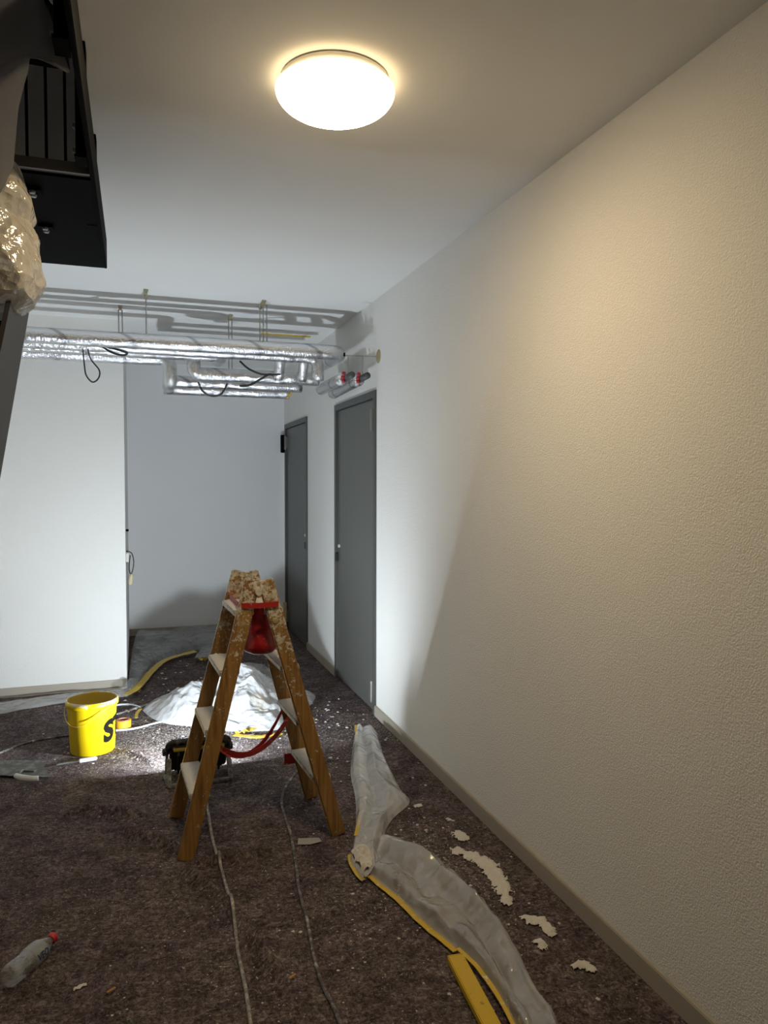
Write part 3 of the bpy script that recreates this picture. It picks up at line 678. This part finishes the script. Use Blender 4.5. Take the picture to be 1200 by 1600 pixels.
def bucket():
    c = Vector((-.247, 4.40, .004)); H_ = .292; r0, r1 = .117, .133
    v = thing('bucket', c, 'yellow plastic plaster bucket with black letters on the floor by the left wall', 'bucket')
    b = NB(); lathe(b, [(0, 0), (r0 - .004, 0), (r0, .005), (r1 - .004, H_ - .03), (r1 - .003, H_ - .028)], c, seg=48); obj('body', b, 'bucket_yellow', v, True)
    b = NB(); lathe(b, [(r1 - .003, H_ - .034), (r1 + .005, H_ - .032), (r1 + .006, H_ - .012), (r1 + .003, H_), (r1 - .003, H_ + .001), (r1 - .006, H_ - .004), (r1 - .006, H_ - .03)], c, seg=48); obj('rim', b, 'bucket_yellow', v, True)
    b = NB(); lathe(b, [(r1 - .006, H_ - .004), (r1 - .011, H_ - .09), (r0 - .004, .07)], c, seg=48); obj('inside', b, 'bucket_inside', v, True)
    b = NB(); lathe(b, [(r0, .075), (.08, .085), (0, .10)], c, seg=32); obj('plaster_rest', b, 'plaster_wet', v, True)
    b = NB(); P = []
    for k in range(19):
        a = math.pi * k / 18; P.append(c + Vector((-.143 * math.cos(a) , -.143 * math.sin(a) * .98, H_ - .022 - .10 * math.sin(a) ** 2 )))
    rot = Matrix.Rotation(math.radians(-38), 3, 'Z'); P = [c + rot @ (p - c) for p in P]
    tube(b, smooth_path(P, 2), .0026, 6); obj('bail', b, 'bucket_inside', v, True)
    # lettering wrapped on the side
    bm = text_mesh('ST', .150, .008)
    xs = [q.co.x for q in bm.verts]; x0 = min(xs)
    for q in bm.verts:
        z = .066 + q.co.y * 1.03; r = r0 + (r1 - r0) * z / H_ + .0012; a = math.radians(-60) + (q.co.x - x0) * 1.0 / r
        sl = (q.co.x - x0) * .22
        q.co = c + Vector((r * math.cos(a), r * math.sin(a), z + sl))
    obj('lettering', bm, 'print_black', v)
bucket()
# ------------------------------------------------------------------ small things on the floor
def fz(x, y): return floor_h(x, y)
p = (-0.0905,4.751,0); v = thing('tape_roll', (p[0], p[1], fz(p[0], p[1])), 'small roll of orange tape lying beside the bucket', 'tape roll')
b = NB(); lathe(b, [(.033, .002), (.044, .002), (.045, .004), (.045, .046), (.044, .048), (.033, .048)], (p[0], p[1], .002), seg=32, close=True); obj('roll', b, 'tape_orange', v)
b = NB(); lathe(b, [(.030, .0), (.0335, .0), (.0335, .050), (.030, .050)], (p[0], p[1], .002), seg=32, close=True); obj('core', b, 'tape_core', v)
def trowel():
    v = thing('trowel', (-.60, 4.05, .01), 'smoothing trowel with white handle lying on the felt at the left edge', 'trowel')
    b = NB(); q = [(-0.8046,4.391,0.012), (-0.4961,4.258,0.02), (-0.4252,4.016,0.014), (-0.7641,4.162,0.014)]
    lo = [b.verts.new((a[0], a[1], a[2])) for a in q]; hi = [b.verts.new((a[0], a[1], a[2] + .003)) for a in q]
    b.faces.new(lo); b.faces.new(hi)
    for i in range(4): b.faces.new((lo[i], lo[(i + 1) % 4], hi[(i + 1) % 4], hi[i]))
    bl = obj('blade', b, 'blade', v)
    b = NB(); beam(b, (-0.5747,4.154,0.02), (-0.505,4.123,0.02), (0, 1, 0), .03, .008, .002); obj('blade_mount', b, 'blade', bl)
    b = NB(); tube(b, smooth_path([(-0.5662,4.136,0.026), (-0.5733,4.101,0.03), (-0.5747,4.046,0.028)], 5), .006, 8); obj('shank', b, 'blade', v, True)
    b = NB(); tube(b, smooth_path([(-0.5889,4.064,0.026), (-0.5609,4.03,0.026), (-0.5134,3.997,0.026), (-0.4783,3.994,0.026)], 6), .0155, 14, True, lambda i, q: .82 + .18 * math.sin(min(1, i / 17) * math.pi)); obj('handle', b, 'handle_white', v, True)
trowel()
v = thing('putty_knife', (-.30, 4.20, .01), 'narrow putty knife with white handle lying in front of the bucket', 'putty knife')
b = NB(); beam(b, (-0.3073,4.213,0.014), (-0.2156,4.225,0.016), (0, 0, 1), .018, .026, .005); obj('handle', b, 'handle_white', v)
b = NB(); beam(b, (-0.4129,4.202,0.01), (-0.3076,4.215,0.013), (.3, 1, 0), .022, .0025); obj('blade', b, 'edge_steel', v)
def bottle():
    a = Vector((-.378, 2.372, .036)); d = (Vector((-.268, 2.555, .033)) - a); L = d.length; ax = d.normalized()
    v = thing('water_bottle', (a.x, a.y, fz(a.x, a.y)), 'empty clear plastic bottle with red cap lying at the lower left', 'bottle')
    k = L / .222
    prof = [(0, .006), (.02, .0), (.029, .004), (.033, .016), (.0335, .06), (.0315, .068), (.0335, .076), (.0335, .13), (.031, .152), (.024, .176), (.016, .193), (.0135, .198), (.0135, .206)]
    b = NB(); lathe(b, [(r, h * k) for r, h in prof], a, ax, 36)
    for q in b.verts: q.co += ax.orthogonal() * .0015 * noise.noise(q.co * 60)
    body = obj('bottle_body', b, 'pet', v, True)
    b = NB(); lathe(b, [(.0155, .200 * k), (.0165, .201 * k), (.0165, .219 * k), (.015, .222 * k), (0, .222 * k)], a, ax, 28); obj('cap', b, 'cap_red', v, True)
    # printed label round the upper half, lettering facing the camera side
    camdir = Vector((0, 0, 1.5)) - a; s = (camdir - ax * camdir.dot(ax)).normalized(); tq = ax.cross(s)
    b = NB(); g = []
    for j in range(6):
        for i in range(22):
            an = math.radians(-85 + 170 * i / 21); h = (.092 + .058 * j / 5) * k; rr = .0340 - max(0, (h / k - .13)) * .10
            g.append(b.verts.new(a + ax * h + (s * math.cos(an) + tq * math.sin(an)) * rr))
    for j in range(5):
        for i in range(21): b.faces.new((g[j * 22 + i], g[j * 22 + i + 1], g[(j + 1) * 22 + i + 1], g[(j + 1) * 22 + i]))
    lab = obj('label_wrap', b, 'label_white', v, True)
    bm = text_mesh('VEO', .030, .0008)
    xs = [q.co.x for q in bm.verts]; x0, x1 = min(xs), max(xs)
    for q in bm.verts:
        h = (.098 + (q.co.x - x0) / (x1 - x0) * .052) * k; rr = .0349 - max(0, (h / k - .13)) * .10; an = (q.co.y - .003) / .034
        sgn = LET_SIGN
        an = .80 - an * sgn
        q.co = a + ax * h + (s * math.cos(an) + tq * math.sin(an)) * rr
    obj('lettering', bm, 'print_blue', lab)
LET_SIGN = 1
bottle()
# spirit level: yellow box profile near the lower edge
v = thing('spirit_level', (1.0, 1.85, .01), 'yellow metal levelling bar lying next to the film at the lower edge', 'level')
lv = [Vector(q) for q in ((0.9111,2.07,0.03), (0.9433,2.069,0.03), (0.911,1.579,0.03), (0.8597,1.596,0.03))]
lv0 = (lv[0] + lv[1]) / 2; lv1 = (lv[2] + lv[3]) / 2
b = NB(); beam(b, lv0 + Vector((0, 0, -.012)), lv1 + Vector((0, 0, -.012)), (1, .2, 0), .052, .024, .003); obj('bar', b, 'level_yellow', v)
b = NB(); beam(b, lv0.lerp(lv1, -.012) + Vector((0, 0, -.012)), lv0.lerp(lv1, .004) + Vector((0, 0, -.012)), (1, .2, 0), .050, .022, .002); obj('end_cap', b, 'level_yellow', v)
# ------------------------------------------------------------------ plastic films
def folds(s, t, n, seed):
    u = s * n + .8 * noise.noise((s * 2, t * 3.5, seed)) + .35 * noise.noise((t * 9, s * 3, seed + 4)); return abs((u % 2) - 1)
def patch(name, L, R, nu, nv, zf, m, parent=None, rag=.0):
    A = resample(L, nv); B = resample(R, nv); bm = NB(); g = []
    for j in range(nv):
        row = []
        for i in range(nu):
            s = i / (nu - 1); p = A[j].lerp(B[j], s); t = j / (nv - 1)
            e = min(1, min(s, 1 - s) * 14)
            if rag:
                k = noise.noise((p.x * 22, p.y * 22, 5)) * rag; p = p + Vector((k, noise.noise((p.x * 22, p.y * 22, 9)) * rag, 0))
            row.append(bm.verts.new((p.x, p.y, max(floor_h(p.x, p.y), 0) + .004 + zf(s, t, p.x, p.y) * (.25 + .75 * e))))
        g.append(row)
    for j in range(nv - 1):
        for i in range(nu - 1): bm.faces.new((g[j][i], g[j][i + 1], g[j + 1][i + 1], g[j + 1][i]))
    return obj(name, bm, m, parent, True)
def tape_on(path, wd, parent, z=.008, m='yellow_tape', name='tape'):
    P = resample(path, 40); P = [Vector((p.x, p.y, floor_h(p.x, p.y) + z + .003 * noise.noise((p.x * 20, p.y * 20, 0)))) for p in P]
    b = NB(); ribbon(b, P, (1, .3, .0), wd, .0015); return obj(name, b, m, parent)
# film beside the right wall: upright folded piece and the long trailing piece
v = thing('masking_film', (.95, 2.7, 0), 'crumpled clear masking film with yellow tape edge, trailing along the right wall', 'plastic film')
UL = [(1.238,4.242),(1.109,3.876),(1.018,3.579),(0.9648,3.316),(0.8943,3.064),(0.8091,2.827),(0.7785,2.747),(0.7837,2.599)]
UR = [(1.345,4.159),(1.282,3.87),(1.246,3.666),(1.203,3.353),(1.192,3.19),(1.055,3.049),(0.9708,2.904),(0.8576,2.641)]
patch('film_fold', UL, UR, 60, 220, lambda s, t, x, y: .004 + .030 * folds(s, t, 3.1, 21) * min(1, 5 * s, 5 * (1 - s)) + crumple(x, y, 21, 1.5, 8, .4, .2) * .26, 'film_milky', v)
LL = [(0.8243,2.633),(0.8739,2.453),(0.9046,2.293),(0.9517,2.122),(0.9726,2.011),(0.9766,1.891),(0.966,1.774),(0.9508,1.626)]
LR = [(0.9603,2.872),(1.044,2.777),(1.108,2.608),(1.142,2.391),(1.141,2.189),(1.115,1.989),(1.079,1.823),(1.068,1.722),(1.04,1.574)]
patch('film_trail', LL, LR, 80, 260, lambda s, t, x, y: .004 + .050 * folds(s, t, 2.4, 33) * min(1, 5 * s, 4 * (1 - s)) * min(1, .3 + 4 * t) + crumple(x, y, 33, 1.0, 6, .6, -.75) * .40, 'film_clear', v)
tape_on([(1.241,4.253),(1.204,4.112),(1.143,3.865),(1.064,3.564),(0.9863,3.272),(0.9103,3.058),(0.8461,2.898)], .016, v, .034)
tape_on([(0.792,2.795),(0.7806,2.736),(0.7807,2.657),(0.7908,2.606)], .020, v, .014)
tape_on([(0.8229,2.629),(0.8712,2.446),(0.902,2.286),(0.9497,2.113)], .026, v, .010)
tape_on([(0.9541,2.108),(0.9701,2.005),(0.9742,1.886),(0.9649,1.772),(0.9472,1.636)], .016, v, .022)
pl = NB(); cc = Vector((*[(0.8285,2.731)][0], 0))
nn = 40; g = []
for j in range(nn):
    for i in range(nn):
        u = i / (nn - 1) * 2 - 1; q = j / (nn - 1) * 2 - 1; rr = math.hypot(u, q); k = max(0, 1 - rr * rr)
        g.append(pl.verts.new(cc + Vector((u * .055, q * .10, .012 + .030 * k + .020 * k ** .3 * abs(noise.noise((u * 3, q * 5, 3))) + crumple(u * .05, q * .1, 6, 3.) * .22 * k ** .4))) )
for j in range(nn - 1):
    for i in range(nn - 1):
        q4 = (g[j * nn + i], g[j * nn + i + 1], g[(j + 1) * nn + i + 1], g[(j + 1) * nn + i])
        if all(math.hypot((a.co.x - cc.x) / .055, (a.co.y - cc.y) / .10) < .86 + .28 * noise.noise((a.co.x * 22, a.co.y * 22, 2)) for a in q4): pl.faces.new(q4)
obj('paste_lump', pl, 'plaster_blob', v, True)
# heap of film behind the lamp
def heap():
    v = thing('film_heap', (.5, 4.75, 0), 'bright crumpled heap of white plastic film behind the stepladder', 'plastic film')
    out = [(0.0193,5.048),(0.0791,4.836),(0.1668,4.704),(0.3056,4.609),(0.4476,4.501),(0.609,4.424),(0.7768,4.393),(0.8892,4.468),(0.9876,4.647),(1.114,4.867),(1.171,5.038),(1.105,5.195),(0.9796,5.27),(0.7939,5.262),(0.5807,5.365),(0.3604,5.403),(0.192,5.358),(0.0786,5.236)]
    cx = sum(p[0] for p in out) / len(out); cy = sum(p[1] for p in out) / len(out)
    ring = resample(out + [out[0]], 241)[:-1]; bm = NB(); nr = 90; rows = []
    for j in range(nr):
        k = j / (nr - 1); row = []
        for p in ring:
            x = cx + (p.x - cx) * k; y = cy + (p.y - cy) * k
            dome = (1 - k ** 2.2)
            sh = .05 + .17 * math.exp(-((x - .66) / .22) ** 2 - ((y - 4.95) / .28) ** 2) + .14 * math.exp(-((x - .27) / .16) ** 2 - ((y - 4.86) / .22) ** 2)
            z = dome ** .7 * (sh + crumple(x, y, 12, 1.5, 9) * .85 - .03 + .03 * noise.noise((x * 9, y * 9, 7))) + (1 - dome) * .004
            row.append(bm.verts.new((x, y, floor_h(x, y) + .004 + max(0, z))))
        rows.append(row)
    n = len(ring)
    for a, b in zip(rows, rows[1:]):
        for i in range(n):
            if a is rows[0]: pass
            bm.faces.new((a[i], a[(i + 1) % n], b[(i + 1) % n], b[i]))
    bmesh.ops.remove_doubles(bm, verts=bm.verts, dist=1e-4)
    obj('film_body', bm, 'film_heap', v, True)
    # raised clear sheet at the back of the heap
    L = [(.52, 5.06, .02), (.60, 5.10, .12), (.72, 5.12, .20), (.90, 5.10, .13), (1.08, 5.02, .03)]; 
    A = resample(L, 60); b = NB(); g = []
    for p in A:
        row = []
        for i in range(24):
            s = i / 23; row.append(b.verts.new((p.x + .02 * noise.noise((p.x * 9, s * 3, 0)), p.y - .34 * s, (p.z + .05) * (1 - s) ** 1.1 + .02 * (1 - s) * abs(noise.noise((p.x * 14, s * 5, 2))) + crumple(p.x, p.y - s, 8, 2., 5) * .06 + .05 * s)))
        g.append(row)
    for a, c in zip(g, g[1:]):
        for i in range(23): b.faces.new((a[i], a[i + 1], c[i + 1], c[i]))
    obj('film_sheet', b, 'film_back', v, True)
    # brown paper-like bit and tape ends
    b = NB(); beam(b, (0.7129,4.78,0.1255), (0.7543,4.68,0.0379), (1, 0, .2), .075, .02, .006); obj('paper_scrap', b, 'kraft', v)
    for pts in ([(0.54,4.388),(0.6058,4.401),(0.6779,4.45),(0.7223,4.485)], [(0.5287,4.356),(0.6096,4.296),(0.6981,4.267)], [(0.6065,4.274),(0.714,4.25),(0.7947,4.281)]):
        tape_on(pts, .040, v, .022)
    tape_on([(-0.0164,4.841),(-0.0125,4.947),(0.0113,5.036)], .02, v, .02)
heap()
# film in the recess
v = thing('recess_film', (.2, 6.4, 0), 'dull clear film with yellow tape lying along the recess at the back', 'plastic film')
patch('film_body', [(-0.0723,5.511),(-0.0643,6.144),(-0.0486,6.885),(0.0012,7.497),(0.2329,7.516),(0.5067,7.524),(0.8305,7.519)], [(-0.1214,5.396),(-0.0208,5.596),(0.0732,5.996),(0.1799,6.37),(0.3333,6.558),(0.4746,6.663),(0.699,6.695)], 40, 130, lambda s, t, x, y: .08 * math.sin(min(1, s * 1.0) * math.pi) ** .7 * (.4 + .8 * abs(noise.noise((x * 4, y * 4, 3)))) * (.3 + .7 * t) + crumple(x, y, 17, .8, 7, .4, .5) * .75, 'film_back', v)
tape_on([(-0.0878,5.385),(-0.0077,5.558),(0.0817,5.934),(0.1878,6.299),(0.3295,6.486),(0.4745,6.587)], .055, v, .03)
tape_on([(0.4469,6.283),(0.5364,6.3),(0.6371,6.362)], .05, v, .03)
patch('film_tail', [(0.4186,6.247),(0.5548,6.769),(0.6877,7.152)], [(0.6333,6.223),(0.7098,6.639),(0.809,7.112)], 20, 40, lambda s, t, x, y: .04 + crumple(x, y, 3, 1.5, 6) * .15, 'film_back', v)
v = thing('wall_foot_film', (-.6, 5.4, 0), 'thin clear film strip lying at the foot of the left wall', 'plastic film')
patch('film_body', [(-1.11,5.475),(-0.8871,5.506),(-0.6548,5.538),(-0.3797,5.578),(-0.1165,5.593)], [(-1.046,5.152),(-0.8466,5.247),(-0.7059,5.314),(-0.4389,5.375),(-0.0713,5.412)], 14, 120, lambda s, t, x, y: .012 + crumple(x, y, 27, 2.0, 6) * .10, 'film_clear', v)
# ------------------------------------------------------------------ cables on the floor
def floor_cable(pts, r, m, label, group='cables on the floor', lift=None):
    P = [Vector((*q, 0)) for q in pts]; P = smooth_path(P, 10)
    for i, q in enumerate(P): q.z = floor_h(q.x, q.y) + r * .8 + (lift(i / (len(P) - 1)) if lift else 0)
    bm = NB(); tube(bm, P, r, 8); tag(obj('cable', bm, m, None, True), label, 'cable', group)
floor_cable([(0.2973,3.55),(0.2887,3.263),(0.2877,3.082),(0.2958,2.866),(0.3007,2.677),(0.3009,2.512),(0.291,2.333),(0.2896,2.175),(0.2849,2.038),(0.2742,1.872)], .0062, 'cable_grey', 'pale grey cable running from the ladder to the lower edge')
floor_cable([(0.8288,3.775),(0.7569,3.691),(0.677,3.55),(0.6281,3.39),(0.6138,3.221),(0.6028,3.037),(0.578,2.824),(0.5497,2.617),(0.5375,2.434),(0.5173,2.259),(0.5087,2.103),(0.5178,1.987),(0.517,1.837)], .0062, 'cable_dark', 'plaster-spotted dark cable right of the pale grey one', lift=lambda t: .02 * max(0, 1 - t * 8))
floor_cable([(-0.8363,4.396),(-0.7295,4.499),(-0.6469,4.597),(-0.554,4.655),(-0.4195,4.679),(-0.314,4.667)], .007, 'cable_dark', 'grey cable leading left from behind the bucket')
floor_cable([(-0.21,5.21),(-0.1306,5.244),(-0.049,5.217),(0.0119,5.137)], .007, 'cable_white', 'short white cable curve behind the bucket rim')
floor_cable([(-0.2209,4.988),(-0.1069,5.047),(-0.0083,5.144),(0.0951,5.231),(0.1811,5.297)], .006, 'cable_grey', 'grey cable passing behind the bucket towards the film heap')
floor_cable([(-0.1916,4.71),(-0.1006,4.692),(-0.009,4.699),(0.0848,4.744),(0.1698,4.78)], .006, 'cable_white', 'white cable lying behind the orange tape roll')
# ------------------------------------------------------------------ plaster on the felt
def blob_mesh(bm, caps, cell=.0038, seed=1, rag=.55, hgt=.014):
    xs = [c[0] for c in caps] + [c[2] for c in caps]; ys = [c[1] for c in caps] + [c[3] for c in caps]; R = max(c[4] for c in caps) * 1.8
    x0, x1, y0, y1 = min(xs) - R, max(xs) + R, min(ys) - R, max(ys) + R
    nx = int((x1 - x0) / cell) + 1; ny = int((y1 - y0) / cell) + 1; F_ = {}; V = {}
    def f(x, y):
        best = -9
        for ax, ay, bx, by, r in caps:
            dx, dy = bx - ax, by - ay; L2 = dx * dx + dy * dy
            t = 0 if L2 < 1e-9 else min(1, max(0, ((x - ax) * dx + (y - ay) * dy) / L2)); best = max(best, 1 - math.hypot(x - ax - t * dx, y - ay - t * dy) / r)
        return best + rag * noise.noise((x * 38, y * 38, seed)) + rag * .7 * noise.noise((x * 90, y * 90, seed + 4)) + rag * .4 * noise.noise((x * 200, y * 200, seed + 4))
    for j in range(ny):
        for i in range(nx): F_[i, j] = f(x0 + i * cell, y0 + j * cell)
    def vert(i, j):
        if (i, j) not in V:
            x = x0 + i * cell; y = y0 + j * cell; e = max(0, min(1, F_[i, j] * 2.2))
            V[i, j] = bm.verts.new((x, y, floor_h(x, y) + .0025 + hgt * e ** .6 * (.75 + .5 * noise.noise((x * 60, y * 60, seed)))))
        return V[i, j]
    for j in range(ny - 1):
        for i in range(nx - 1):
            q = [(i, j), (i + 1, j), (i + 1, j + 1), (i, j + 1)]; ins = [k for k in q if F_[k] > 0]
            if len(ins) == 4: bm.faces.new([vert(*k) for k in q])
            elif len(ins) == 3: bm.faces.new([vert(*k) for k in ins])
def caps_of(pts, rs): return [(*a, *b, r) for a, b, r in zip(pts, pts[1:], rs)] if len(pts) > 1 else [(*pts[0], *pts[0], rs[0])]
def spill(pts, rs, label, seed, hgt=.012):
    bm = NB(); blob_mesh(bm, caps_of(pts, rs), .0036, seed, .5, hgt); tag(obj('plaster_spill', bm, 'plaster_blob', None, True), label, 'plaster spill', 'plaster spills along the right wall')
spill([(1.223,2.707),(1.264,2.65),(1.291,2.578),(1.279,2.469),(1.261,2.382),(1.237,2.317)], [.030, .036, .036, .030, .022], 'largest long white plaster spill on the felt beside the film', 2)
spill([(1.286,2.848),(1.288,2.799)], [.028], 'small white plaster spill just above the largest one', 3)
spill([(1.26,2.203),(1.292,2.177),(1.297,2.115)], [.026, .022], 'white plaster spill between the largest one and the wall foot', 4)
spill([(1.228,2.079),(1.226,2.059)], [.018], 'squarish white plaster spill below the second spill', 5)
spill([(1.275,1.936),(1.304,1.939),(1.313,1.905)], [.016, .016], 'ragged white plaster spill nearest the lower right skirting', 6)
spill([(1.211,3.155),(1.232,3.162)], [.015], 'small plaster flake beside the tip of the film fold', 7, .006)
spill([(1.299,2.989),(1.302,2.975)], [.014], 'small round plaster dab highest in the row along the wall', 8, .006)
spill([(-0.1867,2.312),(-0.1627,2.322)], [.009], 'thin cream plaster flake near the bottle at the lower left', 9, .005)
# uncountable crumbs
bm = NB(); rng = random.Random(11)
def crumb(x, y, r):
    z = floor_h(x, y) + .001; n = rng.randint(4, 6); a0 = rng.uniform(0, 6); top = bm.verts.new((x, y, z + r * .55))
    ring = [bm.verts.new((x + r * rng.uniform(.6, 1.3) * math.cos(a0 + k * 2 * math.pi / n), y + r * rng.uniform(.6, 1.3) * math.sin(a0 + k * 2 * math.pi / n), z)) for k in range(n)]
    for k in range(n): bm.faces.new((ring[k], ring[(k + 1) % n], top))
def scatter(n, cx, cy, sx, sy, r0, r1):
    for _ in range(n):
        x = rng.gauss(cx, sx); y = rng.gauss(cy, sy)
        if -.75 < x < XR - .02 and 1.5 < y < (YL - .04 if x < .02 else 7.4): crumb(x, y, r0 + (r1 - r0) * rng.random() ** 3)
scatter(260, 1.12, 2.7, .13, .5, .001, .009)
scatter(260, 1.08, 4.3, .22, .5, .0015, .012)
scatter(380, .3, 4.45, .35, .3, .002, .009)
scatter(420, .5, 2.6, .45, .7, .0008, .005)
scatter(200, .4, 5.6, .4, .4, .002, .014)
scatter(50, .70, 2.2, .15, .2, .002, .007)
o = obj('plaster_crumbs', bm, 'plaster_blob'); tag(o, 'white plaster crumbs scattered all over the felt floor', 'plaster crumbs', kind='stuff')
# paper scrap and chips
q = [(0.6275,3.011),(0.7104,2.989),(0.7153,2.953),(0.6613,2.942),(0.6137,2.958)]; b = NB()
lo = [b.verts.new((x, y, floor_h(x, y) + .005)) for x, y in q]; hi = [b.verts.new((x, y, floor_h(x, y) + .007)) for x, y in q]
b.faces.new(lo); b.faces.new(hi)
for i in range(5): b.faces.new((lo[i], lo[(i + 1) % 5], hi[(i + 1) % 5], hi[i]))
tag(obj('paper_scrap', b, 'paper'), 'torn white paper label on the felt right of the ladder foot', 'paper scrap')
for px, lb in (((*[(-0.0858,2.262)][0], 0), 'small orange-brown wood chip near the cream flake at lower left'), ((*[(0.4288,2.147)][0], 0), 'small brown wood chip on the felt between the two cables')):
    b = NB(); beam(b, (px[0] - .012, px[1] - .006, floor_h(px[0], px[1]) + .006), (px[0] + .012, px[1] + .008, floor_h(px[0], px[1]) + .009), (0, 0, 1), .006, .009, .001, .5)
    tag(obj('wood_chip', b, 'wood_chip'), lb, 'wood chip', 'wood chips on the felt')
b = NB(); box(b, (XR - .045, 7.42, .0), (XR - .016, 7.47, .28), .003); tag(obj('timber_offcut', b, 'kraft'), 'short yellowish timber offcut standing in the far corner by the far door', 'timber')
